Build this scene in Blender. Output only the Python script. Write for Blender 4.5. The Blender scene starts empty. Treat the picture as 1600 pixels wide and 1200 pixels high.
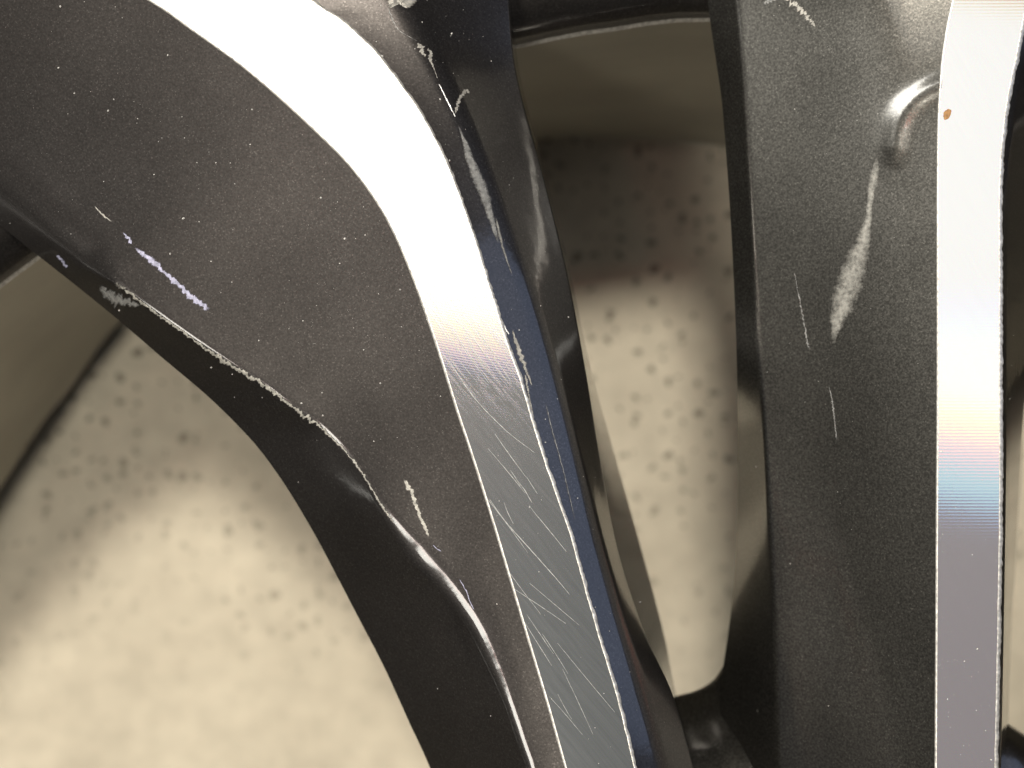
import bpy, bmesh, math, random
from mathutils import Vector, noise
from mathutils.bvhtree import BVHTree

random.seed(7)
scene = bpy.context.scene
COL = scene.collection

# ------------------------------------------------------------------ camera
D = 0.25            # camera height above the machined faces (m)
F = 2400.0          # focal length in photo pixels (photo is 1600 px wide)
cd = bpy.data.cameras.new('camera')
cam = bpy.data.objects.new('camera', cd)
COL.objects.link(cam)
cam.location = (0, 0, D)
cd.sensor_width = 36.0
cd.lens = 36.0 * F / 1600.0
cd.clip_start = 0.01
cd.clip_end = 20.0
cd.dof.use_dof = True
cd.dof.focus_distance = D + 0.003
cd.dof.aperture_fstop = 13.0
scene.camera = cam

# ------------------------------------------------------------------ world
w = bpy.data.worlds.new('World')
scene.world = w
w.use_nodes = True
w.node_tree.nodes['Background'].inputs[0].default_value = (0.9, 0.9, 0.88, 1)
w.node_tree.nodes['Background'].inputs[1].default_value = 0.03

scene.view_settings.view_transform = 'Standard'
scene.view_settings.look = 'None'
scene.view_settings.exposure = 0.0
scene.view_settings.gamma = 1.0

# ------------------------------------------------------------------ lamps
def area(name, loc, target, sx, sy, power, color, roll=0.0):
    l = bpy.data.lights.new(name, 'AREA')
    l.shape = 'RECTANGLE'; l.size = sx; l.size_y = sy
    l.energy = power; l.color = color
    o = bpy.data.objects.new(name, l)
    COL.objects.link(o)
    o.location = loc
    d = Vector(target) - Vector(loc)
    q = d.to_track_quat('-Z', 'Y')
    o.rotation_euler = q.to_euler()
    o.rotation_euler.rotate_axis('Z', roll)
    return o

# bright ceiling panel mirrored by the machined faces (its near edge is almost overhead)
area('ceiling_lamp', (-0.16, 0.268, 1.0), (-0.16, 0.268, 0), 0.62, 0.42, 1.15, (1.0, 0.985, 0.95), math.radians(-9))
area('ceiling_lamp', (0.345, 0.176, 1.0), (0.345, 0.176, 0), 0.39, 0.42, 0.70, (1.0, 0.985, 0.95), math.radians(-9))
# hard lamp within the panel: throws the rim's shadow on the floor
area('key_lamp', (-0.06, 0.32, 0.97), (0.03, 0.0, -0.2), 0.11, 0.11, 13.0, (1.0, 0.93, 0.80))
area('red_key_lamp', (-0.055, 0.245, 0.97), (0.03, 0.0, -0.2), 0.08, 0.035, 0.22, (1.0, 0.12, 0.06))
area('glint_fill', (-0.17, 0.01, 1.0), (0.06, 0.04, 0), 0.028, 0.08, 0.2, (1.0, 0.98, 0.92))  # added pair, placed to glint white and red on the right spoke's arc
area('red_glint_fill', (-0.17, -0.055, 1.0), (0.06, 0.04, 0), 0.028, 0.035, 0.13, (1.0, 0.12, 0.06))
# fill added towards the lower left to brighten the floor at the left
area('low_fill', (-0.24, -0.38, 0.95), (-0.1, 0, -0.2), 0.15, 0.15, 6.6, (1.0, 0.93, 0.80))
# dim panels added overhead for the lower ends of the two faces to mirror
area('dim_mirror_fill', (0.0, -0.20, 1.05), (0.0, -0.20, 0), 0.42, 0.44, 0.07, (0.96, 1.0, 0.99))
area('mauve_mirror_fill', (0.38, -0.20, 1.05), (0.38, -0.20, 0), 0.22, 0.50, 0.125, (1.0, 0.885, 0.90))
# far lamp and its red neighbour, seen as streaks on the rounded edges
area('side_lamp', (-0.74, -0.50, 0.46), (0, 0, 0), 0.10, 0.24, 1.4, (1.0, 0.97, 0.88))
area('red_lamp', (-0.68, -0.46, 0.52), (0, 0, 0), 0.12, 0.05, 0.05, (1.0, 0.10, 0.05))
# bluish light from the right
area('blue_side_light', (0.9, 0.15, 0.55), (0, 0, 0), 0.5, 0.9, 1.7, (0.52, 0.66, 1.0))
# soft fill added low at the upper left to brighten the right spoke's hollow
area('upper_left_fill', (-0.78, 0.50, 0.60), (0, 0, 0), 0.40, 0.42, 12.0, (1.0, 0.97, 0.90))

# ------------------------------------------------------------------ materials
def new_mat(name):
    m = bpy.data.materials.new(name)
    m.use_nodes = True
    nt = m.node_tree
    for n in list(nt.nodes):
        nt.nodes.remove(n)
    out = nt.nodes.new('ShaderNodeOutputMaterial')
    return m, nt, out

def node(nt, kind, **kw):
    n = nt.nodes.new(kind)
    for k, v in kw.items():
        if k.startswith('i_'):
            n.inputs[k[2:].replace('_', ' ')].default_value = v
        else:
            setattr(n, k, v)
    return n

def mathn(nt, op, a, b=None, c=None):
    n = nt.nodes.new('ShaderNodeMath'); n.operation = op
    for i, v in enumerate((a, b, c)):
        if v is None: continue
        if isinstance(v, (int, float)): n.inputs[i].default_value = v
        else: nt.links.new(v, n.inputs[i])
    return n.outputs[0]

def ramp(nt, fac, stops, interp='LINEAR'):
    n = nt.nodes.new('ShaderNodeValToRGB')
    n.color_ramp.interpolation = interp
    e = n.color_ramp.elements
    while len(e) < len(stops): e.new(0.5)
    for i, (p, c) in enumerate(stops):
        e[i].position = p
        e[i].color = (c[0], c[1], c[2], 1) if not isinstance(c, (int, float)) else (c, c, c, 1)
    nt.links.new(fac, n.inputs[0])
    return n.outputs[0]

def mix(nt, fac, a, b, mode='MIX'):
    n = nt.nodes.new('ShaderNodeMix'); n.data_type = 'RGBA'; n.blend_type = mode
    for s, v in ((n.inputs[0], fac), (n.inputs[6], a), (n.inputs[7], b)):
        if isinstance(v, (int, float)): s.default_value = v
        elif isinstance(v, tuple): s.default_value = (v[0], v[1], v[2], 1)
        else: nt.links.new(v, s)
    return n.outputs[2]

def make_paint(name, base, flake=1.0, coat_rough=0.05, rough=0.36):
    m, nt, out = new_mat(name)
    tc = node(nt, 'ShaderNodeTexCoord')
    b = node(nt, 'ShaderNodeBsdfPrincipled')
    # flakes
    v = node(nt, 'ShaderNodeTexVoronoi', i_Scale=5200.0)
    nt.links.new(tc.outputs['Object'], v.inputs['Vector'])
    v2 = node(nt, 'ShaderNodeTexNoise', i_Scale=2600.0, i_Detail=2.0)
    nt.links.new(tc.outputs['Object'], v2.inputs['Vector'])
    cl = node(nt, 'ShaderNodeTexNoise', i_Scale=60.0, i_Detail=4.0)
    nt.links.new(tc.outputs['Object'], cl.inputs['Vector'])
    sep = node(nt, 'ShaderNodeSeparateColor')
    nt.links.new(v.outputs['Color'], sep.inputs[0])
    grain = ramp(nt, v2.outputs[0], [(0.36, 1.0 - 0.16 * flake), (0.64, 1.0 + 0.20 * flake)])
    spark = ramp(nt, sep.outputs[0], [(0.0, 0.88), (0.80, 1.0), (0.93, 1.15), (1.0, 1.7)])
    cloud = ramp(nt, cl.outputs[0], [(0.3, 0.88), (0.7, 1.12)])
    c1 = mix(nt, 1.0, tuple(base), spark, 'MULTIPLY')
    c2 = mix(nt, 1.0, mix(nt, 1.0, c1, grain, 'MULTIPLY'), cloud, 'MULTIPLY')
    nt.links.new(c2, b.inputs['Base Color'])
    b.inputs['Metallic'].default_value = 0.9
    b.inputs['Roughness'].default_value = rough
    b.inputs['Coat Weight'].default_value = 1.0
    b.inputs['Coat IOR'].default_value = 1.5
    # wiped dust and orange peel in the clear coat
    sm = node(nt, 'ShaderNodeTexNoise', i_Scale=35.0, i_Detail=5.0)
    nt.links.new(tc.outputs['Object'], sm.inputs['Vector'])
    cr = ramp(nt, sm.outputs[0], [(0.3, coat_rough), (0.7, coat_rough * 2.4)])
    nt.links.new(cr, b.inputs['Coat Roughness'])
    bp = node(nt, 'ShaderNodeBump', i_Strength=0.12 * flake, i_Distance=0.00004)
    nt.links.new(v2.outputs[0], bp.inputs['Height'])
    nt.links.new(bp.outputs[0], b.inputs['Normal'])
    op = node(nt, 'ShaderNodeTexNoise', i_Scale=420.0, i_Detail=2.0)
    nt.links.new(tc.outputs['Object'], op.inputs['Vector'])
    bp2 = node(nt, 'ShaderNodeBump', i_Strength=0.12, i_Distance=0.00012)
    nt.links.new(op.outputs[0], bp2.inputs['Height'])
    nt.links.new(bp2.outputs[0], b.inputs['Coat Normal'])
    nt.links.new(b.outputs[0], out.inputs[0])
    return m

PAINT = make_paint('charcoal_paint', (0.050, 0.046, 0.0445), 1.0)
PAINT_R = make_paint('coarse_charcoal_paint', (0.054, 0.052, 0.047), 1.9, 0.07)

def make_machined(name, centre, scratch_rot, spread, rough, scratch=1.0, second=3.0):
    """Lathe-turned aluminium: fine concentric grooves around `centre`, diffracting the light a little
    differently for red, green and blue."""
    m, nt, out = new_mat(name)
    tc = node(nt, 'ShaderNodeTexCoord')
    sub = node(nt, 'ShaderNodeVectorMath', operation='SUBTRACT')
    nt.links.new(tc.outputs['Object'], sub.inputs[0]); sub.inputs[1].default_value = centre
    ln = node(nt, 'ShaderNodeVectorMath', operation='LENGTH')
    nt.links.new(sub.outputs[0], ln.inputs[0])
    rad = node(nt, 'ShaderNodeVectorMath', operation='NORMALIZE')
    nt.links.new(sub.outputs[0], rad.inputs[0])
    ph = mathn(nt, 'MULTIPLY', ln.outputs['Value'], 2 * math.pi / (0.00040 if scratch > 0.5 else 0.00052))
    nz = node(nt, 'ShaderNodeTexNoise', i_Scale=260.0, i_Detail=3.0)
    nt.links.new(tc.outputs['Object'], nz.inputs['Vector'])
    ph = mathn(nt, 'ADD', ph, mathn(nt, 'MULTIPLY', nz.outputs[0], 0.9))
    groove = mathn(nt, 'SINE', ph)
    # polishing scratches: stretched noise, rotated
    mp = node(nt, 'ShaderNodeMapping')
    mp.inputs['Rotation'].default_value = (0, 0, math.radians(scratch_rot))
    mp2 = node(nt, 'ShaderNodeMapping'); mp2.inputs['Scale'].default_value = (30, 1700, 1)
    nt.links.new(mp.outputs[0], mp2.inputs['Vector'])
    nt.links.new(tc.outputs['Object'], mp.inputs['Vector'])
    wv = node(nt, 'ShaderNodeTexNoise', i_Scale=22.0, i_Detail=2.0)
    nt.links.new(tc.outputs['Object'], wv.inputs['Vector'])
    addv = node(nt, 'ShaderNodeVectorMath', operation='ADD')
    sc = node(nt, 'ShaderNodeVectorMath', operation='SCALE'); sc.inputs['Scale'].default_value = 9.0
    nt.links.new(wv.outputs['Color'], sc.inputs[0])
    nt.links.new(mp2.outputs[0], addv.inputs[0]); nt.links.new(sc.outputs[0], addv.inputs[1])
    s1 = node(nt, 'ShaderNodeTexNoise', i_Scale=1.0, i_Detail=6.0, i_Roughness=0.8)
    nt.links.new(addv.outputs[0], s1.inputs['Vector'])
    scr = ramp(nt, s1.outputs[0], [(0.50, 0.0), (0.72, 1.0)])
    h = mathn(nt, 'ADD', mathn(nt, 'MULTIPLY', groove, 0.06 if scratch > 0.5 else 0.11), mathn(nt, 'MULTIPLY', scr, 0.45 * scratch))
    bp = node(nt, 'ShaderNodeBump', i_Strength=0.10, i_Distance=0.00004)
    nt.links.new(h, bp.inputs['Height'])
    tint = ramp(nt, s1.outputs[0], [(0.30, (0.56, 0.575, 0.58) if scratch > 0.5 else (0.67, 0.675, 0.675)), (0.8, (0.76, 0.77, 0.77) if scratch > 0.5 else (0.70, 0.70, 0.70))])
    shad = None
    for i, (col, k) in enumerate((((0.62, 0, 0), -1.2), ((0.23, 0, 0), -second), ((0.15, 0.50, 0), 0.0), ((0, 0, 0.42), 1.2), ((0, 0.50, 0.0), -second), ((0, 0, 0.58), -second - 0.2))):
        scl = node(nt, 'ShaderNodeVectorMath', operation='SCALE'); scl.inputs['Scale'].default_value = k * spread
        nt.links.new(rad.outputs[0], scl.inputs[0])
        ad = node(nt, 'ShaderNodeVectorMath', operation='ADD')
        nt.links.new(bp.outputs[0], ad.inputs[0]); nt.links.new(scl.outputs[0], ad.inputs[1])
        nm = node(nt, 'ShaderNodeVectorMath', operation='NORMALIZE')
        nt.links.new(ad.outputs[0], nm.inputs[0])
        for (wt, rg) in ((0.92, rough), (0.08, 0.28)):
            g = node(nt, 'ShaderNodeBsdfAnisotropic')
            g.distribution = 'GGX'
            g.inputs['Roughness'].default_value = rg
            cc = mix(nt, 1.0, tint, tuple(wt * c for c in col), 'MULTIPLY')
            nt.links.new(cc, g.inputs['Color'])
            nt.links.new(nm.outputs[0], g.inputs['Normal'])
            if shad is None: shad = g.outputs[0]
            else:
                a = node(nt, 'ShaderNodeAddShader')
                nt.links.new(shad, a.inputs[0]); nt.links.new(g.outputs[0], a.inputs[1])
                shad = a.outputs[0]
    nt.links.new(shad, out.inputs[0])
    return m

def simple_metal(name, col, rough, bump=0.0, metallic=1.0):
    m, nt, out = new_mat(name)
    tc = node(nt, 'ShaderNodeTexCoord')
    b = node(nt, 'ShaderNodeBsdfPrincipled')
    n1 = node(nt, 'ShaderNodeTexNoise', i_Scale=1500.0, i_Detail=3.0)
    nt.links.new(tc.outputs['Object'], n1.inputs['Vector'])
    lo = tuple(c * 0.55 for c in col); hi = tuple(min(1, c * 1.25) for c in col)
    nt.links.new(ramp(nt, n1.outputs[0], [(0.3, lo), (0.7, hi)]), b.inputs['Base Color'])
    b.inputs['Metallic'].default_value = metallic
    b.inputs['Roughness'].default_value = rough
    if bump:
        bp = node(nt, 'ShaderNodeBump', i_Strength=bump, i_Distance=0.0001)
        nt.links.new(n1.outputs[0], bp.inputs['Height']); nt.links.new(bp.outputs[0], b.inputs['Normal'])
    nt.links.new(b.outputs[0], out.inputs[0])
    return m

EDGE = simple_metal('bare_edge_metal', (0.50, 0.49, 0.465), 0.40, 0.5, 0.6)
def wear(name, col, rough, soft, lo, metallic=0.3, scale=2600.0):
    """scraped spot: colour broken up by grain; its cover thins out towards the border"""
    m = simple_metal(name, col, rough, 0.25, metallic)
    nt = m.node_tree
    out = [n for n in nt.nodes if n.type == 'OUTPUT_MATERIAL'][0]
    bs = [n for n in nt.nodes if n.type == 'BSDF_PRINCIPLED'][0]
    tc = [n for n in nt.nodes if n.type == 'TEX_COORD'][0]
    at = node(nt, 'ShaderNodeAttribute', attribute_name='cover')
    nz = node(nt, 'ShaderNodeTexNoise', i_Scale=scale, i_Detail=3.0, i_Roughness=0.7)
    nt.links.new(tc.outputs['Object'], nz.inputs['Vector'])
    nz2 = node(nt, 'ShaderNodeTexNoise', i_Scale=scale * 0.2, i_Detail=2.0)
    nt.links.new(tc.outputs['Object'], nz2.inputs['Vector'])
    v = mathn(nt, 'ADD', mathn(nt, 'MULTIPLY', nz.outputs[0], 0.9), mathn(nt, 'MULTIPLY', nz2.outputs[0], 0.7))
    v = mathn(nt, 'ADD', v, mathn(nt, 'MULTIPLY', at.outputs['Fac'], 1.0))
    al = ramp(nt, mathn(nt, 'MULTIPLY', v, 0.5), [(lo, 0.0), (min(1.0, lo + soft), 1.0)])
    tr = node(nt, 'ShaderNodeBsdfTransparent')
    mx = node(nt, 'ShaderNodeMixShader')
    nt.links.new(al, mx.inputs[0]); nt.links.new(tr.outputs[0], mx.inputs[1]); nt.links.new(bs.outputs[0], mx.inputs[2])
    nt.links.new(mx.outputs[0], out.inputs[0])
    return m
CHIP = wear('exposed_primer', (0.28, 0.27, 0.245), 0.5, 0.22, 0.54)
CHIP_L = wear('lavender_scuff_metal', (0.26, 0.26, 0.35), 0.5, 0.26, 0.54)
CHIP_D = wear('dull_scuff', (0.17, 0.17, 0.165), 0.5, 0.30, 0.55)
SCUFF_AND_CAUSTIC = wear('soft_scuff_and_caustic', (0.20, 0.195, 0.178), 0.45, 0.40, 0.50)  # serves a flank scuff and the painted caustic on the right spoke
HAIR = simple_metal('hairline_metal', (0.8, 0.8, 0.8), 0.45, 0.3, 0.5)
HAIR_D = simple_metal('dull_hairline_metal', (0.20, 0.207, 0.207), 0.45, 0.3, 0.6)
DUST = simple_metal('pale_dust', (0.45, 0.44, 0.42), 0.8, 0.0, 0.0)
RUST = simple_metal('orange_brown_speck', (0.24, 0.12, 0.035), 0.6, 0.0, 0.0)

def make_barrel():
    m, nt, out = new_mat('barrel_silver')
    tc = node(nt, 'ShaderNodeTexCoord')
    b = node(nt, 'ShaderNodeBsdfPrincipled')
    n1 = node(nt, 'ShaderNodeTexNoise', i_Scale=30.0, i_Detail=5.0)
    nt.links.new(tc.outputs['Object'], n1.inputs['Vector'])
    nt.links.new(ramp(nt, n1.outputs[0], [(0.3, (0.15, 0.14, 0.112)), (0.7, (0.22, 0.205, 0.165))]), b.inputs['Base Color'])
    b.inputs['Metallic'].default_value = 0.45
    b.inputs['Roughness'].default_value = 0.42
    nt.links.new(b.outputs[0], out.inputs[0])
    return m
BARREL = make_barrel()

def make_ground():
    m, nt, out = new_mat('speckled_stone')
    tc = node(nt, 'ShaderNodeTexCoord')
    b = node(nt, 'ShaderNodeBsdfPrincipled')
    wob = node(nt, 'ShaderNodeTexNoise', i_Scale=220.0, i_Detail=3.0)
    nt.links.new(tc.outputs['Object'], wob.inputs['Vector'])
    sc = node(nt, 'ShaderNodeVectorMath', operation='SCALE'); sc.inputs['Scale'].default_value = 0.0055
    nt.links.new(wob.outputs['Color'], sc.inputs[0])
    ad = node(nt, 'ShaderNodeVectorMath', operation='ADD')
    nt.links.new(tc.outputs['Object'], ad.inputs[0]); nt.links.new(sc.outputs[0], ad.inputs[1])
    v = node(nt, 'ShaderNodeTexVoronoi', i_Scale=225.0, voronoi_dimensions='2D')
    nt.links.new(ad.outputs[0], v.inputs['Vector'])
    sep = node(nt, 'ShaderNodeSeparateColor'); nt.links.new(v.outputs['Color'], sep.inputs[0])
    # radius of each speck from its cell's random colour
    rad = ramp(nt, sep.outputs[0], [(0.25, 0.02), (0.45, 0.05), (1.0, 0.29)])
    d = mathn(nt, 'SUBTRACT', v.outputs['Distance'], rad)
    spot = ramp(nt, mathn(nt, 'ADD', d, 0.5), [(0.47, 1.0), (0.53, 0.0)])
    # large patches where specks are dense
    dn = node(nt, 'ShaderNodeTexNoise', i_Scale=12.0, i_Detail=2.0)
    nt.links.new(tc.outputs['Object'], dn.inputs['Vector'])
    sx = node(nt, 'ShaderNodeSeparateXYZ'); nt.links.new(tc.outputs['Object'], sx.inputs[0])
    grad = mathn(nt, 'ADD', mathn(nt, 'MULTIPLY', sx.outputs['Y'], 9.0), 0.95)
    dens = mathn(nt, 'MULTIPLY_ADD', mathn(nt, 'SUBTRACT', dn.outputs[0], 0.5), 1.2, grad)
    densc = ramp(nt, dens, [(0.10, 0.06), (0.80, 0.72)])
    a = mathn(nt, 'MULTIPLY', spot, densc)
    bn = node(nt, 'ShaderNodeTexNoise', i_Scale=28.0, i_Detail=6.0)
    nt.links.new(tc.outputs['Object'], bn.inputs['Vector'])
    base = ramp(nt, bn.outputs[0], [(0.3, (0.50, 0.455, 0.365)), (0.72, (0.59, 0.54, 0.435))])
    fn = node(nt, 'ShaderNodeTexNoise', i_Scale=130.0, i_Detail=4.0)
    nt.links.new(tc.outputs['Object'], fn.inputs['Vector'])
    base = mix(nt, 1.0, base, ramp(nt, fn.outputs[0], [(0.3, 0.88), (0.65, 1.03)]), 'MULTIPLY')
    col = mix(nt, a, base, (0.055, 0.045, 0.03))
    nt.links.new(col, b.inputs['Base Color'])
    b.inputs['Roughness'].default_value = 0.85
    bp = node(nt, 'ShaderNodeBump', i_Strength=0.4, i_Distance=0.001)
    nt.links.new(fn.outputs[0], bp.inputs['Height']); nt.links.new(bp.outputs[0], b.inputs['Normal'])
    nt.links.new(b.outputs[0], out.inputs[0])
    return m
GROUND = make_ground()

# ------------------------------------------------------------------ geometry helpers
def P(px, py, z_mm=0.0):
    z = z_mm / 1000.0
    s = (D - z) / F
    return Vector(((px - 800) * s, (600 - py) * s, z))

CAMPOS = Vector((0, 0, D))
def obj(name, verts, faces, mat, parent=None, smooth=True):
    me = bpy.data.meshes.new(name)
    me.from_pydata([tuple(v) for v in verts], [], faces)
    me.materials.append(mat)
    me.update()
    if smooth:
        me.polygons.foreach_set('use_smooth', [True] * len(me.polygons))
    o = bpy.data.objects.new(name, me)
    COL.objects.link(o)
    o.parent = parent
    return o

def cr(p0, p1, p2, p3, t):
    return tuple(0.5 * ((2 * b) + (-a + c) * t + (2 * a - 5 * b + 4 * c - d) * t * t + (-a + 3 * b - 3 * c + d) * t ** 3)
                 for a, b, c, d in zip(p0, p1, p2, p3))

def resample(pts, n):
    """smooth curve through pts (any tuple length), n samples evenly spaced along the 2-D length"""
    q = [tuple(2 * a - b for a, b in zip(pts[0], pts[1]))] + list(pts) + [tuple(2 * a - b for a, b in zip(pts[-1], pts[-2]))]
    dense = []
    for i in range(len(pts) - 1):
        for k in range(24):
            dense.append(cr(q[i], q[i + 1], q[i + 2], q[i + 3], k / 24))
    dense.append(tuple(pts[-1]))
    L = [0.0]
    for a, b in zip(dense, dense[1:]):
        L.append(L[-1] + math.hypot(b[0] - a[0], b[1] - a[1]))
    out = []; j = 0
    for i in range(n):
        t = L[-1] * i / (n - 1)
        while j < len(L) - 2 and L[j + 1] < t: j += 1
        u = (t - L[j]) / max(1e-9, L[j + 1] - L[j])
        out.append(tuple(a + (b - a) * u for a, b in zip(dense[j], dense[j + 1])))
    return out

def profile(pts, rads, K=8, seg=3):
    """polyline of 3-D points with its inner corners rounded (quadratic Bezier); constant vertex count"""
    out = []
    n = len(pts)
    tr = [0.0] * n
    for i in range(1, n - 1):
        la = (pts[i] - pts[i - 1]).length; lb = (pts[i + 1] - pts[i]).length
        tr[i] = min(rads[i] / 1000.0, la * 0.48, lb * 0.48)
    prev = pts[0]
    for i in range(1, n):
        d = (pts[i] - pts[i - 1]); l = max(d.length, 1e-9); d = d / l
        end = pts[i] - d * tr[i]
        for k in range(seg):
            out.append(prev.lerp(end, k / seg))
        if i < n - 1:
            e = (pts[i + 1] - pts[i]); e = e / max(e.length, 1e-9)
            a = end; c = pts[i] + e * tr[i]
            for k in range(K):
                t = k / K
                out.append(a * (1 - t) ** 2 + pts[i] * 2 * t * (1 - t) + c * t * t)
            prev = c
        else:
            out.append(pts[i])
    return out

def loft(name, rails, mat, parent, n=160, K=8, seg=3, back=None, wob=0.0):
    """rails: lists of (px, py, z_mm, radius_mm). back: depth (mm) at which the body is closed underneath."""
    R = [resample(r, n) for r in rails]
    rows = []
    for i in range(n):
        pts = [P(r[i][0], r[i][1], r[i][2]) for r in R]
        rads = [r[i][3] for r in R]
        row = profile(pts, rads, K, seg)
        if back is not None:
            a, b = row[0], row[-1]
            row = [Vector((a.x + (b.x - a.x) * 0.12, a.y + (b.y - a.y) * 0.12, back / 1000)), ] + row + \
                  [Vector((b.x + (a.x - b.x) * 0.12, b.y + (a.y - b.y) * 0.12, back / 1000))]
        rows.append(row)
    m = len(rows[0])
    verts = [v for r in rows for v in r]
    faces = []
    for i in range(n - 1):
        for j in range(m - 1):
            faces.append((i * m + j, i * m + j + 1, (i + 1) * m + j + 1, (i + 1) * m + j))
        if back is not None:
            faces.append((i * m + m - 1, i * m, (i + 1) * m, (i + 1) * m + m - 1))
    if back is not None:
        faces.append(tuple(range(m)))
        faces.append(tuple(range((n - 1) * m + m - 1, (n - 1) * m - 1, -1)))
    o = obj(name, verts, faces, mat, parent)
    return o

def bvh_of(*objs):
    verts = []; faces = []
    for o in objs:
        b = len(verts)
        verts += [v.co.copy() for v in o.data.vertices]
        faces += [tuple(b + i for i in p.vertices) for p in o.data.polygons]
    return BVHTree.FromPolygons(verts, faces)

CAM = Vector((0, 0, D))
def cast(bvh, px, py, lift=0.00006):
    d = (P(px, py, 0) - CAM).normalized()
    h = bvh.ray_cast(CAM, d)
    if h[0] is None: return None
    nrm = h[1] if h[1].dot(d) < 0 else -h[1]
    return h[0] + nrm * lift

def flake(name, bvh, pts, mat, parent, n=60, jag=0.35, freq=0.08, lift=0.00006, cross=4, thick=0.00004):
    """ragged raised flake following a path; pts = (px, py, half_width_px)"""
    R = resample(pts, n)
    verts = []; faces = []
    sd = random.random() * 100
    rows = []
    for i in range(n):
        a = R[max(0, i - 1)]; b = R[min(n - 1, i + 1)]
        tx, ty = b[0] - a[0], b[1] - a[1]
        l = math.hypot(tx, ty) or 1
        nx, ny = -ty / l, tx / l
        hw = max(0.15, R[i][2])
        s = i * math.dist(R[0][:2], R[-1][:2]) / n
        w1 = hw * (1 + jag * 2 * noise.noise(Vector((s * freq * 3, sd, 0))) + jag * noise.noise(Vector((s * freq * 11, sd, 7))))
        w2 = hw * (1 + jag * 2 * noise.noise(Vector((s * freq * 3, sd, 50))) + jag * noise.noise(Vector((s * freq * 11, sd, 90))))
        off = hw * jag * 0.8 * noise.noise(Vector((s * freq * 1.5, sd, 31)))
        row = []
        for k in range(cross + 1):
            u = -w1 + (w1 + w2) * k / cross + off
            lf = lift + (thick * (0.5 + noise.noise(Vector((s * 0.9, k * 1.7, sd)))) if 0 < k < cross else 0)
            p = cast(bvh, R[i][0] + nx * u, R[i][1] + ny * u, lf)
            row.append(p)
        rows.append(row)
    for i in range(n):
        for k in range(cross + 1):
            verts.append(rows[i][k] if rows[i][k] is not None else Vector((0, 0, 0)))
    m = cross + 1
    for i in range(n - 1):
        for k in range(cross):
            q = (rows[i][k], rows[i][k + 1], rows[i + 1][k + 1], rows[i + 1][k])
            if any(v is None for v in q): continue
            if max((q[0] - q[2]).length, (q[1] - q[3]).length) > 0.006: continue
            faces.append((i * m + k, i * m + k + 1, (i + 1) * m + k + 1, (i + 1) * m + k))
    if not faces: return None
    per = {}
    for f_ in faces: per.setdefault(f_[0] // m, []).append(f_)
    runs = []; cur = []
    for i in range(n):
        if len(per.get(i, [])) == cross: cur.append(i)
        elif cur: runs.append(cur); cur = []
    if cur: runs.append(cur)
    if not runs: return None
    faces = [f_ for i in max(runs, key=len) for f_ in per[i]]
    used = sorted({v for f_ in faces for v in f_})
    new = {v: i for i, v in enumerate(used)}
    verts = [verts[v] for v in used]
    faces = [tuple(new[v] for v in f_) for f_ in faces]
    o = obj(name, verts, faces, mat, parent, smooth=False)
    at = o.data.attributes.new('cover', 'FLOAT', 'POINT')
    cov = []
    for i in range(n):
        for k in range(m):
            e = min(1.0, min(i, n - 1 - i) / max(2.0, n * 0.12))
            cov.append(min(e, math.sin(math.pi * k / cross)) if cross > 1 else e)
    at.data.foreach_set('value', [cov[v] for v in used])
    return o

def dust(name, bvh, regions, mat, parent, rmin=0.5, rmax=1.5):
    """many tiny grains: regions = (x0, y0, x1, y1, count)"""
    verts = []; faces = []
    for (x0, y0, x1, y1, cnt) in regions:
        for _ in range(cnt):
            px, py = random.uniform(x0, x1), random.uniform(y0, y1)
            p = cast(bvh, px, py, 0.00005)
            if p is None or p.z < -0.05: continue
            r = (rmin + (rmax - rmin) * random.random() ** 5) * 0.000105
            st = random.uniform(0.7, 1.7); a = random.uniform(0, math.pi)
            b = len(verts)
            for k in range(6):
                t = k * math.pi / 3
                x, y = math.cos(t) * r * st, math.sin(t) * r
                verts.append(p + Vector((x * math.cos(a) - y * math.sin(a), x * math.sin(a) + y * math.cos(a), -0.00002)))
            verts.append(p + Vector((0, 0, r)))
            for k in range(6):
                faces.append((b + k, b + (k + 1) % 6, b + 6))
    o = obj(name, verts, faces, mat, parent, smooth=False)
    o['kind'] = 'stuff'
    return o

# ------------------------------------------------------------------ the wheel
wheel = bpy.data.objects.new('alloy_wheel', None)
COL.objects.link(wheel)
wheel.location = (0, 0, 0)
wheel['label'] = 'charcoal painted alloy wheel with bright machined spoke faces above a speckled stone floor'
wheel['category'] = 'wheel'

# ---- left spoke: rails traced from silhouette to silhouette
LF = [(-330, -330), (-130, -205), (60, -100), (235, 0), (300, 45), (370, 95), (430, 145), (490, 200), (545, 255), (590, 315), (620, 370),
      (645, 430), (665, 485), (690, 560), (715, 640), (740, 715), (770, 810), (800, 910), (830, 1010), (857, 1100), (885, 1200), (935, 1380)]
RF = [(-130, -430), (120, -300), (320, -140), (485, 0), (530, 30), (580, 75), (620, 125), (655, 175), (690, 240), (715, 300), (740, 370),
      (765, 450), (790, 530), (815, 600), (840, 685), (865, 760), (890, 830), (912, 910), (938, 1000), (965, 1090), (992, 1200), (1035, 1380)]
def z3(pts, z, r):
    """z and r are numbers or lists of (py, value) interpolated along py"""
    def ev(f, y):
        if isinstance(f, (int, float)): return f
        if y <= f[0][0]: return f[0][1]
        for (y0, a), (y1, b) in zip(f, f[1:]):
            if y <= y1:
                t = (y - y0) / (y1 - y0); return a + (b - a) * t
        return f[-1][1]
    return [(x, y, ev(z, y), ev(r, y)) for x, y in pts]

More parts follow.
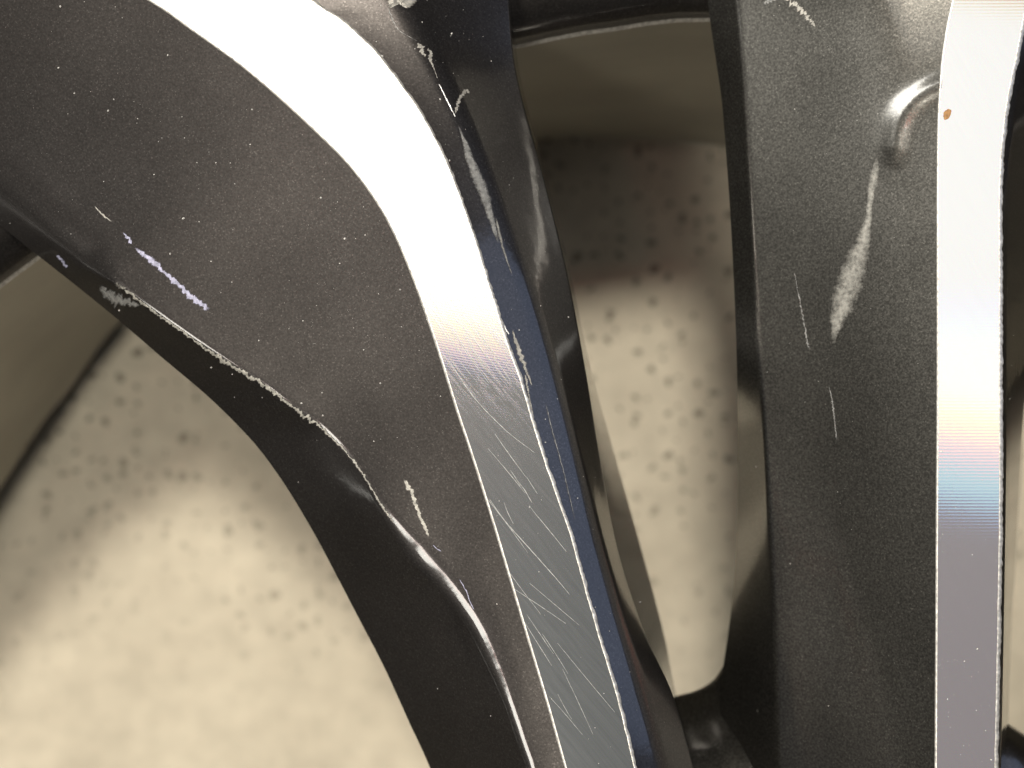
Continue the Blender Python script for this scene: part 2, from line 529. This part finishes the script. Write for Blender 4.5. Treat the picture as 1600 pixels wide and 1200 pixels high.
L0 = z3([(-520, 30), (-330, 140), (-170, 235), (-60, 310), (0, 352), (50, 392), (120, 447), (185, 500), (250, 556), (320, 615), (370, 663), (410, 708),
         (450, 765), (490, 832), (520, 888), (560, 965), (600, 1042), (640, 1130), (672, 1200), (745, 1380)], [(100, -26), (400, -19), (700, -18), (1000, -23), (1200, -24)], 0)
L1 = z3([(-500, -60), (-300, 60), (-120, 190), (0, 285), (90, 365), (165, 428), (200, 455), (260, 500), (310, 535), (370, 575), (410, 600), (450, 630), (500, 665),
         (540, 705), (570, 745), (600, 795), (630, 837), (665, 880), (700, 920), (740, 978), (770, 1040), (795, 1100), (815, 1160), (830, 1205), (880, 1380)],
        [(100, -16), (430, -9.5), (700, -6.5), (800, -5.2), (900, -4.0), (1000, -3.3), (1100, -2.5), (1200, -2.3)], [(200, 14), (390, 9), (440, 1.0), (780, 1.0), (840, 2.5), (960, 7.0), (1200, 5)])
L1b = z3([(-420, -195), (-220, -60), (20, 100), (170, 215), (290, 330), (400, 425), (500, 530), (580, 620), (640, 710), (690, 800), (735, 890), (775, 980), (810, 1070), (840, 1150),
          (856, 1205), (905, 1380)], [(100, -7), (450, -5.0), (800, -2.9), (900, -2.2), (1000, -1.9), (1100, -1.5), (1200, -1.4)], [(400, 12), (800, 6), (1200, 2)])
L2 = z3(LF, -0.5, 0)
S2 = [L0, L1, L1b, L2]
spoke = loft('spoke', S2, PAINT, wheel, n=260, K=10, seg=3)
spoke['label'] = 'curved left spoke with a chipped lower edge'

L2a = z3(LF, 0.0, 0); L3a = z3(RF, 0.0, 0)
L3 = z3(RF, -0.45, 0)
L4 = z3([(70, -470), (300, -360), (490, -190), (612, -20), (660, 60), (722, 180), (772, 305), (826, 455), (872, 600), (908, 730), (948, 880), (995, 1050), (1036, 1200), (1082, 1380)],
        [(0, -1.8), (250, -2.4), (500, -3.0), (1200, -3.4)], [(0, 3), (1200, 3)])
L5 = z3([(420, -520), (600, -400), (728, -230), (786, -60), (806, 110), (845, 260), (885, 420), (915, 580), (938, 720), (966, 860), (1006, 985), (1052, 1088), (1084, 1200), (1122, 1380)],
        [(0, -14), (300, -13), (600, -12), (1088, -12), (1200, -12)], [(0, 0.5), (1200, 0.5)])
L6 = z3([(425, -522), (605, -402), (733, -232), (791, -60), (811, 110), (850, 260), (890, 420), (922, 572), (960, 710), (1001, 855), (1037, 990), (1057, 1088), (1090, 1200), (1128, 1380)],
        [(0, -26), (500, -28), (700, -46), (1200, -54)], 0)
flank = loft('outer_flank', [L3, L4, L5, L6], PAINT, spoke, n=260, K=10, seg=3)
flank['label'] = 'blue tinted right flank with scuffed bevel'
# the underside closing the spoke
und_l = z3([(p[0], p[1]) for p in L0], -46, 0)
def ribbon(name, A, B, za, zb, mat, parent, n=120):
    a = resample([(p[0], p[1], za if za is not None else p[2]) for p in A], n)
    b = resample([(p[0], p[1], zb if zb is not None else p[2]) for p in B], n)
    verts = []
    for p, q in zip(a, b):
        verts += [P(*p), P(*q)]
    faces = [(2 * i, 2 * i + 1, 2 * i + 3, 2 * i + 2) for i in range(n - 1)]
    return obj(name, verts, faces, mat, parent)

def underside(name, A, B, depth, mat, parent, n=120):
    """closes a spoke behind its two silhouettes, drawn in a little so that it stays behind them"""
    a = resample([(p[0], p[1], p[2]) for p in A], n); b = resample([(p[0], p[1], p[2]) for p in B], n)
    verts = []
    for p, q in zip(a, b):
        U, V = P(*p), P(*q)
        d = (V - U); d.z = 0
        u1 = U + d * 0.16; v1 = V - d * 0.16
        u1.z = v1.z = depth / 1000
        verts += [U, u1, v1, V]
    faces = []
    for i in range(n - 1):
        for k in range(3):
            faces.append((4 * i + k, 4 * i + 4 + k, 4 * i + 5 + k, 4 * i + 1 + k))
    return obj(name, verts, faces, mat, parent)
underside('spoke_back', L0, L6, -58, PAINT, spoke)

# machined face + bright edges
C_L = P(1515, 430 - 3900, 0)
C_R = P(1513, 430 - 9000, 0)
FACE_L = make_machined('machined_aluminium_left', tuple(C_L), 52, 0.006, 0.05, 1.0, 1.5)
FACE_R = make_machined('machined_aluminium_right', tuple(C_R), 60, 0.0095, 0.06, 0.05)

def face(name, A, B, mat, parent, n=240, m=10, dome=0.0):
    a = resample(A, n); b = resample(B, n)
    verts = []; faces = []
    for p, q in zip(a, b):
        U, V = P(*p[:3]), P(*q[:3])
        for k in range(m + 1):
            t = k / m
            v = U.lerp(V, t); v.z += dome * 4 * t * (1 - t)
            verts.append(v)
    for i in range(n - 1):
        for k in range(m):
            s = i * (m + 1) + k
            faces.append((s, s + m + 1, s + m + 2, s + 1))
    return obj(name, verts, faces, mat, parent)

mf = face('machined_face', L2a, L3a, FACE_L, spoke)

def edge_strip(name, line, w_px, z0, z1, mat, parent, side, jag=0.0, n=420, seed=0):
    """thin raised bevel along an edge; side = +1 towards larger x"""
    R = resample([(x, y, 0) for x, y in line], n)
    verts = []; faces = []
    for i in range(n):
        a = R[max(0, i - 1)]; b = R[min(n - 1, i + 1)]
        tx, ty = b[0] - a[0], b[1] - a[1]; l = math.hypot(tx, ty)
        nx, ny = (-ty / l, tx / l)
        if nx * side < 0: nx, ny = -nx, -ny
        x, y = R[i][0], R[i][1]
        j1 = jag * (noise.noise(Vector((y * 0.05, x * 0.02, seed))) * 1.2 + noise.noise(Vector((y * 0.19, seed, 3))) * 0.9)
        wv = max(0.4, w_px * (1 + 0.35 * jag * noise.noise(Vector((y * 0.13, seed, 9)))))
        verts.append(P(x + nx * (-1.0 + j1 * 0.5), y + ny * (-1.0 + j1 * 0.5), z0))
        verts.append(P(x + nx * (w_px * 0.4 + j1), y + ny * (w_px * 0.4 + j1), z0 + 0.05))
        verts.append(P(x + nx * (wv + j1 * 1.5), y + ny * (wv + j1 * 1.5), z1))
    for i in range(n - 1):
        for k in range(2):
            faces.append((3 * i + k, 3 * i + 3 + k, 3 * i + 4 + k, 3 * i + 1 + k))
    return obj(name, verts, faces, mat, parent)

e1 = edge_strip('face_edge', LF, 3.0, 0.03, -0.5, EDGE, mf, -1, 0.0)
e2 = edge_strip('face_edge', RF, 4.0, 0.03, -0.45, EDGE, mf, 1, 1.1, seed=3)
e2['label'] = 'ragged bright edge'

# ---- right spoke
W0 = z3([(1000, -420), (1060, -260), (1095, -100), (1108, 20), (1118, 90), (1128, 160), (1136, 260), (1142, 350), (1147, 450), (1151, 560), (1153, 700), (1151, 830), (1145, 930),
         (1136, 1000), (1128, 1060), (1118, 1200), (1105, 1380)], [(0, -23), (580, -24), (690, -34), (1200, -40)], 0)
W1 = z3([(1040, -420), (1095, -260), (1130, -100), (1152, 0), (1160, 90), (1165, 170), (1171, 270), (1176, 360), (1181, 450), (1187, 560), (1195, 700), (1203, 850), (1208, 950),
         (1210, 1020), (1212, 1080), (1215, 1200), (1222, 1380)], [(0, -17), (500, -19), (1200, -23)], [(300, 0.9), (700, 0.9), (1200, 0.9)])
W2 = z3([(1110, -420), (1165, -260), (1205, -100), (1228, 0), (1238, 90), (1245, 170), (1250, 270), (1254, 360), (1258, 450), (1262, 560), (1266, 700), (1270, 850), (1273, 950),
         (1275, 1020), (1276, 1080), (1278, 1200), (1282, 1380)], [(0, -12.5), (500, -14), (1200, -18)], 9)
W3 = z3([(1230, -420), (1290, -260), (1335, -100), (1362, 0), (1372, 90), (1379, 170), (1384, 270), (1386, 360), (1388, 450), (1390, 560), (1393, 700), (1396, 850), (1398, 950),
         (1400, 1020), (1401, 1080), (1403, 1200), (1406, 1380)], [(0, -4.2), (500, -5.0), (1200, -6.0)], [(300, 5), (1200, 3)])
RL = [(1640, -420), (1560, -240), (1512, -80), (1490, 0), (1478, 60), (1471, 120), (1467, 200), (1466, 300), (1466, 400), (1466, 600), (1465, 800), (1464, 1000), (1463, 1200), (1462, 1380)]
RR = [(1830, -420), (1720, -240), (1636, -80), (1604, 10), (1592, 70), (1577, 140), (1567, 210), (1562, 300), (1562, 400), (1562, 600), (1562, 800), (1559, 1000), (1555, 1200), (1553, 1380)]
W4 = z3(RL, -0.5, 0)
sp2 = loft('spoke', [W0, W1, W2, W3, W4], PAINT_R, wheel, n=420, K=10, seg=12)
# arc raised into the shape so lamps glint there as a crescent
ARC = resample([(1388, 262), (1394, 240), (1402, 195), (1422, 163), (1448, 143), (1480, 128)], 40)
ARCP = [P(x, y, 0) for x, y in ARC]
for v_ in sp2.data.vertices:
    q_ = CAMPOS + (v_.co - CAMPOS) * (D / (D - v_.co.z))
    best = min(range(40), key=lambda i: (ARCP[i] - q_).length_squared)
    d_ = (ARCP[best] - q_).length
    if d_ < 0.006:
        t_ = best / 39
        v_.co.z += 0.00060 * math.exp(-(d_ / 0.0016) ** 2) * min(1, t_ * 5 + 0.1)
sp2['label'] = 'straight right spoke with a hollow left side'
W5 = z3(RR, -0.45, 0)
W6 = z3([(1860, -420), (1745, -240), (1660, -80), (1622, 10), (1606, 70), (1590, 140), (1580, 210), (1574, 300), (1573, 400), (1572, 600), (1571, 800), (1568, 1000), (1564, 1200), (1562, 1380)],
        -2.6, 0.8)
W7 = z3([(1950, -420), (1830, -240), (1745, -80), (1705, 10), (1680, 90), (1660, 180), (1645, 280), (1630, 400), (1612, 540), (1600, 640), (1592, 760), (1585, 880), (1578, 1000), (1573, 1130),
         (1570, 1250), (1568, 1380)], [(0, -20), (600, -24), (1200, -26)], [(0, 2), (1200, 1)])
W8 = z3([(1955, -420), (1835, -240), (1750, -80), (1710, 10), (1685, 90), (1665, 180), (1650, 280), (1635, 400), (1617, 540), (1604, 640), (1596, 760), (1588, 880), (1580, 1000), (1575, 1130),
         (1572, 1250), (1570, 1380)], -42, 0)
fl2 = loft('outer_flank', [W5, W6, W7, W8], PAINT, sp2, n=200, K=8, seg=3)
underside('spoke_back', W0, W8, -52, PAINT_R, sp2)
mf2 = face('machined_face', z3(RL, 0, 0), z3(RR, 0, 0), FACE_R, sp2, m=12)
edge_strip('face_edge', RL, 3.0, 0.03, -0.5, EDGE, mf2, -1, 0.0)
e4 = edge_strip('face_edge', RR, 5.0, 0.03, -0.5, EDGE, mf2, 1, 0.8, seed=8)
e4['label'] = 'ragged bright edge'

# ---- web between the spokes towards the hub (bottom of the window)
G0 = [(980, 1098, -46, 0), (1045, 1090, -46, 0), (1062, 1086, -46, 0), (1085, 1080, -46, 0), (1105, 1070, -46, 0), (1120, 1056, -46, 0), (1140, 1020, -46, 0), (1165, 960, -46, 0)]
G1 = [(985, 1140, -40, 7), (1050, 1125, -40, 7), (1070, 1120, -40, 7), (1095, 1115, -40, 7), (1120, 1106, -40, 7), (1142, 1092, -40, 7), (1175, 1060, -40, 7), (1215, 1020, -40, 7)]
G2 = [(1010, 1240, -27, 8), (1075, 1225, -28, 8), (1095, 1218, -29, 8), (1118, 1210, -29, 8), (1142, 1200, -30, 8), (1170, 1185, -30, 8), (1205, 1160, -29, 8), (1260, 1130, -27, 8)]
G3 = [(1020, 1420, -22, 0), (1085, 1415, -22, 0), (1110, 1410, -22, 0), (1140, 1405, -22, 0), (1170, 1400, -22, 0), (1200, 1395, -22, 0), (1240, 1385, -22, 0), (1300, 1370, -22, 0)]
web = loft('hub_web', [G0, G1, G2, G3], PAINT_R, wheel, n=60, K=8, seg=3, back=-54)
H0 = [(1545, 1118, -40, 0), (1573, 1130, -40, 0), (1586, 1138, -40, 0), (1600, 1147, -40, 0), (1640, 1170, -40, 0), (1760, 1210, -40, 0)]
H1 = [(1545, 1150, -33, 3), (1573, 1162, -33, 3), (1586, 1170, -33, 3), (1600, 1180, -33, 3), (1640, 1200, -33, 3), (1760, 1245, -33, 3)]
H2 = [(1545, 1400, -25, 0), (1573, 1400, -25, 0), (1586, 1400, -25, 0), (1600, 1400, -25, 0), (1640, 1400, -25, 0), (1760, 1400, -25, 0)]
web2 = loft('hub_web', [H0, H1, H2], PAINT, wheel, n=40, K=6, seg=3, back=-50)

# ---- rim: dark front band, bright lip and the barrel going down behind the spokes, all round the wheel's axis
AX = (0.036, -0.154)
def ring_rail(pts, z, n=241, dr=0.0):
    """closed circle about the axis at depth z (mm) whose radius follows the traced points where it is seen"""
    pol = []
    for x, y in pts:
        p = P(x, y, z)
        pol.append((math.atan2(p.y - AX[1], p.x - AX[0]), math.hypot(p.x - AX[0], p.y - AX[1])))
    pol.sort()
    out = []
    for i in range(n):
        a = 2 * math.pi * i / (n - 1) - math.pi * 0.5
        if a > math.pi: a -= 2 * math.pi
        if a <= pol[0][0] or a >= pol[-1][0]:
            gap = 2 * math.pi - (pol[-1][0] - pol[0][0])
            t = ((a - pol[-1][0]) % (2 * math.pi)) / gap; t = t * t * (3 - 2 * t)
            rr = pol[-1][1] + (pol[0][1] - pol[-1][1]) * t
        else:
            for (a0, r0), (a1, r1) in zip(pol, pol[1:]):
                if a <= a1:
                    t = (a - a0) / (a1 - a0); t = t * t * (3 - 2 * t)
                    rr = r0 + (r1 - r0) * t; break
        out.append(Vector((AX[0] + (rr + dr) * math.cos(a), AX[1] + (rr + dr) * math.sin(a), z / 1000)))
    return out
def ring_loft(name, rails, mat, parent):
    n = len(rails[0]); m = len(rails)
    verts = [rails[k][i] for i in range(n - 1) for k in range(m)]
    faces = []
    for i in range(n - 1):
        j = (i + 1) % (n - 1)
        for k in range(m - 1):
            faces.append((i * m + k, i * m + k + 1, j * m + k + 1, j * m + k))
    return obj(name, verts, faces, mat, parent)
FR = [(0, 447), (57, 404), (803, 73), (930, 49), (1066, 31)]
DP = [(0, 762), (95, 625), (190, 502), (840, 218), (1000, 214), (1130, 228)]
fr = ring_rail(FR, -30); dp = ring_rail(DP, -165)
rim = ring_loft('rim_band', [ring_rail(FR, -30, dr=0.0003), ring_rail(FR, -27, dr=0.002), ring_rail(FR, -23, dr=0.007), ring_rail(FR, -20, dr=0.014),
                             ring_rail(FR, -18, dr=0.026), ring_rail(FR, -16, dr=0.040), ring_rail(FR, -16, dr=0.047), ring_rail(FR, -24, dr=0.048), ring_rail(FR, -60, dr=0.036)], PAINT, wheel)
ring_loft('rim_lip', [[v + Vector((0, 0, 0.0001)) for v in ring_rail(FR, -30, dr=0.0007)], ring_rail(FR, -30.6, dr=0.0001), ring_rail(FR, -31.4, dr=-0.0004)], EDGE, rim)
def mixr(t, z, d=0.0):
    return [Vector((a.x + (b.x - a.x) * t, a.y + (b.y - a.y) * t, z / 1000)) for a, b in zip(fr, dp)]
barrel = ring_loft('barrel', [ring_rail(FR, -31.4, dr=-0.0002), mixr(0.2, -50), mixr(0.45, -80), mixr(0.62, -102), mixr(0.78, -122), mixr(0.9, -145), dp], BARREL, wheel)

# ---- unseen tyre on the rim, added to stop light leaking under the barrel
ring_loft('tyre', [[Vector((AX[0] + q_ * math.cos(2 * math.pi * i / 96), AX[1] + q_ * math.sin(2 * math.pi * i / 96), z_ / 1000)) for i in range(97)]
                   for q_, z_ in ((0.229, -185), (0.272, -197), (0.310, -192), (0.330, -170), (0.334, -105), (0.330, -44), (0.314, -18), (0.286, -10), (0.264, -24))],
          simple_metal('black_rubber', (0.02, 0.02, 0.02), 0.8, 0.2, 0.0), wheel)

# ---- hub disc below the frame, where the spokes meet
hv = []; hf = []
prof = [(0.000, -9), (0.030, -9), (0.034, -12), (0.058, -13), (0.066, -16), (0.070, -24), (0.070, -50)]
for i in range(64):
    a = 2 * math.pi * i / 64
    for r_, z_ in prof:
        hv.append(Vector((AX[0] + r_ * math.cos(a), AX[1] + r_ * math.sin(a), z_ / 1000)))
for i in range(64):
    j = (i + 1) % 64; m_ = len(prof)
    for k in range(m_ - 1):
        hf.append((i * m_ + k, j * m_ + k, j * m_ + k + 1, i * m_ + k + 1))
obj('hub', hv, hf, PAINT, wheel)

# the spokes run down into the rim and stop there
for o_ in (spoke, flank, mf, e1, e2, sp2, fl2, mf2, *[c_ for c_ in spoke.children if c_.name.startswith('spoke_back')], *[c_ for c_ in sp2.children if c_.name.startswith('spoke_back')], *[c_ for c_ in mf2.children if c_.name.startswith('face_edge')]):
    for v_ in o_.data.vertices:
        dx_, dy_ = v_.co.x - AX[0], v_.co.y - AX[1]
        r_ = math.hypot(dx_, dy_)
        if r_ > 0.249:
            t_ = min(1.0, (r_ - 0.249) / 0.013)
            k_ = min(r_, 0.2625) / r_
            v_.co.x = AX[0] + dx_ * k_; v_.co.y = AX[1] + dy_ * k_
            if v_.co.z > -0.03: v_.co.z -= t_ * t_ * 0.018
    o_.data.update()

# the other spoke pairs: the same meshes turned about the axis
from mathutils import Matrix
def turned(o, parent, M):
    c = o.copy(); COL.objects.link(c); c.parent = parent
    if 'label' in c: del c['label']
    if M is not None: c.matrix_local = M
    for ch in list(o.children):
        if ch.name.split('.')[0] in ('outer_flank', 'spoke_back', 'machined_face', 'face_edge'):
            turned(ch, c, None)
    return c
for deg in (-72, -144, -216):
    M = Matrix.Translation((AX[0], AX[1], 0)) @ Matrix.Rotation(math.radians(deg), 4, 'Z') @ Matrix.Translation((-AX[0], -AX[1], 0))
    turned(spoke, wheel, M); turned(sp2, wheel, M)

# ------------------------------------------------------------------ marks on the paint
b1 = bvh_of(spoke); bf = bvh_of(flank); b2 = bvh_of(sp2); bm = bvh_of(mf); bm2 = bvh_of(mf2); bf2 = bvh_of(fl2)

# chipped crease of the left spoke
flake('paint_chip', b1, [(160, 424, 2), (180, 440, 4.5), (205, 460, 3.0), (260, 500, 2.2), (310, 536, 2.0), (350, 563, 3.5), (372, 577, 3.0), (400, 594, 3.5), (425, 610, 3.5),
                         (450, 630, 2.5), (478, 650, 4.0), (500, 666, 2.2), (540, 705, 1.8), (570, 745, 1.7), (600, 795, 1.7), (640, 848, 1.5)], CHIP, spoke, n=420, jag=0.7, freq=0.10)
flake('paint_chip', b1, [(155, 445, 3), (175, 463, 12), (200, 472, 8), (222, 478, 1)], CHIP_D, spoke, n=50, jag=0.5)
flake('scratch', b1, [(148, 322, 0.4), (158, 333, 1.6), (170, 343, 1.2), (176, 347, 0.3)], CHIP, spoke, n=30, jag=0.6)
flake('scratch', b1, [(192, 363, 0.8), (202, 375, 3.0), (207, 381, 0.8)], CHIP_L, spoke, n=30, jag=0.8)
flake('scratch', b1, [(208, 383, 1.5), (222, 396, 4.0), (245, 415, 5.5), (258, 425, 3.0), (270, 437, 4.5), (290, 456, 5.0), (310, 472, 5.5), (326, 484, 4.0), (334, 490, 0.5)],
      CHIP_L, spoke, n=110, jag=0.4, freq=0.06)
flake('scratch', b1, [(630, 745, 1), (640, 765, 5), (650, 790, 3.5), (660, 815, 3.5), (669, 835, 2), (672, 842, 0.5)], CHIP, spoke, n=80, jag=0.35, freq=0.07)
flake('scratch', b1, [(716, 902, 0.5), (728, 922, 1.5), (737, 945, 1.0), (742, 955, 0.3)], CHIP_L, spoke, n=30, jag=0.5)
flake('scratch', b1, [(88, 398, 2), (98, 408, 4), (106, 418, 2)], CHIP_L, spoke, n=24, jag=0.5)
flake('scratch', b1, [(0, 358, 2), (12, 368, 4.5), (26, 382, 2)], CHIP, spoke, n=24, jag=0.6)
flake('scratch', b1, [(676, 851, 0.4), (684, 858, 1.4), (690, 862, 0.4)], CHIP_L, spoke, n=16, jag=0.4)

# top chip and line scuffs on the bevel right of the face
def blob(name, bvh, outline, mat, parent, thick=0.0001):
    cx = sum(p[0] for p in outline) / len(outline); cy = sum(p[1] for p in outline) / len(outline)
    n = 72
    q = resample(outline + [outline[0]], n + 1)[:n]
    rings = (1.0, 0.8, 0.55, 0.3, 0.02)
    verts = []; faces = []
    for ri, r in enumerate(rings):
        for i, p in enumerate(q):
            jj = 1 + 0.10 * noise.noise(Vector((p[0] * 0.35, p[1] * 0.35, ri)))
            x = cx + (p[0] - cx) * r * jj; y = cy + (p[1] - cy) * r * jj
            v = cast(bvh, x, y, 0.00005 + (thick * (0.4 + 0.9 * noise.noise(Vector((x * 0.4, y * 0.12, 5)))) if ri else 0))
            if v is None: v = verts[-1] if verts else Vector((0, 0, 0))
            verts.append(v)
    for ri in range(len(rings) - 1):
        for i in range(n):
            a = ri * n + i; b = ri * n + (i + 1) % n
            faces.append((a, b, b + n, a + n))
    o = obj(name, verts, faces, mat, parent, smooth=False)
    at = o.data.attributes.new('cover', 'FLOAT', 'POINT')
    at.data.foreach_set('value', [min(1.0, (1 - r) * 3) for r in rings for _ in range(n)])
    return o
blob('paint_chip', bf, [(604, 12), (606, -14), (652, -20), (656, -2), (648, 8), (640, 14), (632, 13), (626, 10), (620, 6), (612, 8), (609, 14)], CHIP, flank, 0.0002)
flake('paint_chip', bf, [(606, 10, 1), (611, 25, 1.6), (616, 36, 1.2), (624, 48, 0.8), (640, 58, 0.6), (655, 66, 0.6)], CHIP_D, flank, n=50, jag=0.6)
flake('paint_chip', bf, [(652, 66, 1), (658, 76, 4.5), (664, 90, 1)], CHIP, flank, n=30, jag=0.8)
flake('paint_chip', bf, [(668, 74, 1), (672, 86, 4), (674, 98, 2.6), (678, 108, 0.6), (684, 124, 0.4)], CHIP, flank, n=40, jag=0.6)
flake('scratch', bf, [(686, 132, 0.5), (694, 148, 0.9), (704, 168, 0.8), (711, 182, 0.4)], HAIR, flank, n=60, jag=0.4)
flake('paint_chip', bf, [(711, 180, 0.8), (714, 166, 2.8), (720, 152, 3.2), (728, 142, 4.0), (736, 146, 2.4)], CHIP, flank, n=50, jag=0.6, freq=0.25)
flake('scuff_or_caustic', bf, [(714, 190, 0.5), (722, 212, 3), (732, 240, 8), (745, 275, 11), (758, 310, 10), (770, 350, 6), (780, 385, 1)], CHIP_D, flank, n=90, jag=0.10, freq=0.03, thick=0.0)
flake('scuff_or_caustic', bf, [(774, 338, 1), (780, 365, 3.0), (788, 395, 2.0), (800, 430, 1)], SCUFF_AND_CAUSTIC, flank, n=60, jag=0.2, freq=0.04, thick=0.0)
flake('scratch', bf, [(800, 512, 0.8), (806, 535, 3.5), (813, 552, 4.6), (820, 575, 4.0), (827, 592, 1.6), (833, 606, 0.5)], CHIP, flank, n=90, jag=0.4, freq=0.06)
flake('scratch', bf, [(816, 583, 0.8), (822, 592, 1.8), (825, 612, 1.5), (829, 632, 1.2), (833, 648, 0.4)], CHIP, flank, n=60, jag=0.7, freq=0.25)
flake('scratch', bf, [(756, 420, 0.8), (764, 448, 1.2), (774, 478, 1.2), (784, 503, 1.3), (795, 522, 0.8)], HAIR, flank, n=80, jag=0.5)
flake('scratch', bf, [(850, 620, 0.4), (862, 670, 0.9), (876, 720, 0.9), (886, 760, 0.8), (900, 820, 0.4)], CHIP_D, flank, n=80, jag=0.5)

# hairline scratches on the left machined face
for pts in ([(808, 750, 0.4), (820, 766, 0.7), (831, 785, 0.5)], [(827, 790, 0.5), (836, 802, 0.5), (856, 826, 0.7), (885, 862, 0.4)],
            [(765, 780, 0.4), (790, 815, 0.8), (830, 860, 0.9), (870, 905, 0.7), (890, 929, 0.3)], [(700, 560, 0.3), (740, 620, 0.6), (790, 672, 0.6), (836, 708, 0.3)],
            [(762, 700, 0.3), (800, 745, 0.6), (820, 770, 0.3)], [(815, 965, 0.3), (840, 1005, 0.7), (862, 1040, 0.3)], [(823, 960, 0.3), (850, 1000, 0.6), (865, 1022, 0.3)],
            [(735, 500, 0.3), (765, 545, 0.5), (800, 600, 0.3)], [(705, 520, 0.3), (735, 560, 0.5), (765, 600, 0.3)], [(770, 850, 0.3), (800, 900, 0.5), (845, 960, 0.3)]):
    flake('scratch', bm, [(x, y, w * 0.75) for x, y, w in pts], HAIR_D, mf, n=36, jag=0.3, cross=1, lift=0.00003, thick=0)

for k_ in range(12):
    cy_ = random.uniform(520, 1130); t_ = (cy_ - 485) / 715
    cx_ = 725 + 210 * t_ + random.uniform(-35, 35)
    ln_ = random.uniform(10, 80); an_ = math.radians(random.gauss(52, 9))
    dx_, dy_ = math.cos(an_) * ln_, math.sin(an_) * ln_
    flake('scratch', bm, [(cx_ - dx_, cy_ - dy_, 0.25), (cx_ + random.uniform(-1.5, 1.5), cy_, 0.42), (cx_ + dx_, cy_ + dy_, 0.25)], HAIR_D, mf, n=24, jag=0.3, cross=1, lift=0.00002, thick=0)

# right spoke marks
flake('scuff_or_caustic', b2, [(1372, 240, 1), (1368, 262, 6), (1364, 282, 9), (1360, 310, 6), (1357, 340, 7), (1350, 375, 14), (1338, 410, 22), (1325, 450, 24), (1312, 490, 18), (1304, 520, 8), (1302, 546, 2)],  # pale streak painted in where light thrown off the face falls
      SCUFF_AND_CAUSTIC, sp2, n=160, jag=0.12, freq=0.03, thick=0.0)
flake('scratch', b2, [(1295, 600, 0.5), (1301, 630, 1.8), (1304, 655, 1.4), (1308, 690, 1.0)], CHIP_D, sp2, n=60, jag=0.9, freq=0.25)
flake('scratch', b2, [(1240, 420, 0.5), (1252, 480, 1.2), (1262, 536, 1.6), (1268, 550, 0.5)], CHIP_D, sp2, n=60, jag=0.9, freq=0.2)
flake('paint_chip', b2, [(1222, -4, 2), (1240, 6, 5), (1256, 20, 5), (1268, 34, 4), (1277, 47, 1)], CHIP, sp2, n=60, jag=0.7, freq=0.2)
flake('scuff_or_caustic', b2, [(1192, 6, 3), (1206, 0, 6), (1220, -6, 4)], CHIP_D, sp2, n=30, jag=0.5)
blob('rust_speck', bm2, [(1474, 182), (1475, 175), (1480, 171), (1486, 172), (1485, 180), (1481, 186), (1476, 187)], RUST, mf2, 0.00003)

# dust grains
dust('dust', b1, [(0, 0, 720, 700, 150), (300, 500, 820, 1200, 40), (480, 250, 660, 560, 60), (150, 150, 400, 300, 30)], DUST, spoke, 0.35, 1.6)
dust('dust', bf, [(700, 40, 1060, 1150, 170), (560, 0, 740, 240, 40)], DUST, flank, 0.35, 1.7)
dust('dust', bm, [(640, 480, 1000, 1200, 120)], DUST, mf, 0.3, 1.0)
dust('dust', bm2, [(1464, 700, 1562, 1200, 70)], DUST, mf2, 0.4, 1.6)
dust('dust', b2, [(1180, 0, 1460, 1200, 90)], DUST, sp2, 0.3, 0.9)
dust('dust', bf2, [(1562, 200, 1640, 1200, 20)], DUST, fl2, 0.4, 1.2)

# ------------------------------------------------------------------ floor
GZ = -0.20
g = obj('ground', [(-4, -4, GZ), (4, -4, GZ), (4, 4, GZ), (-4, 4, GZ)], [(0, 1, 2, 3)], GROUND, None, smooth=False)
g['kind'] = 'structure'
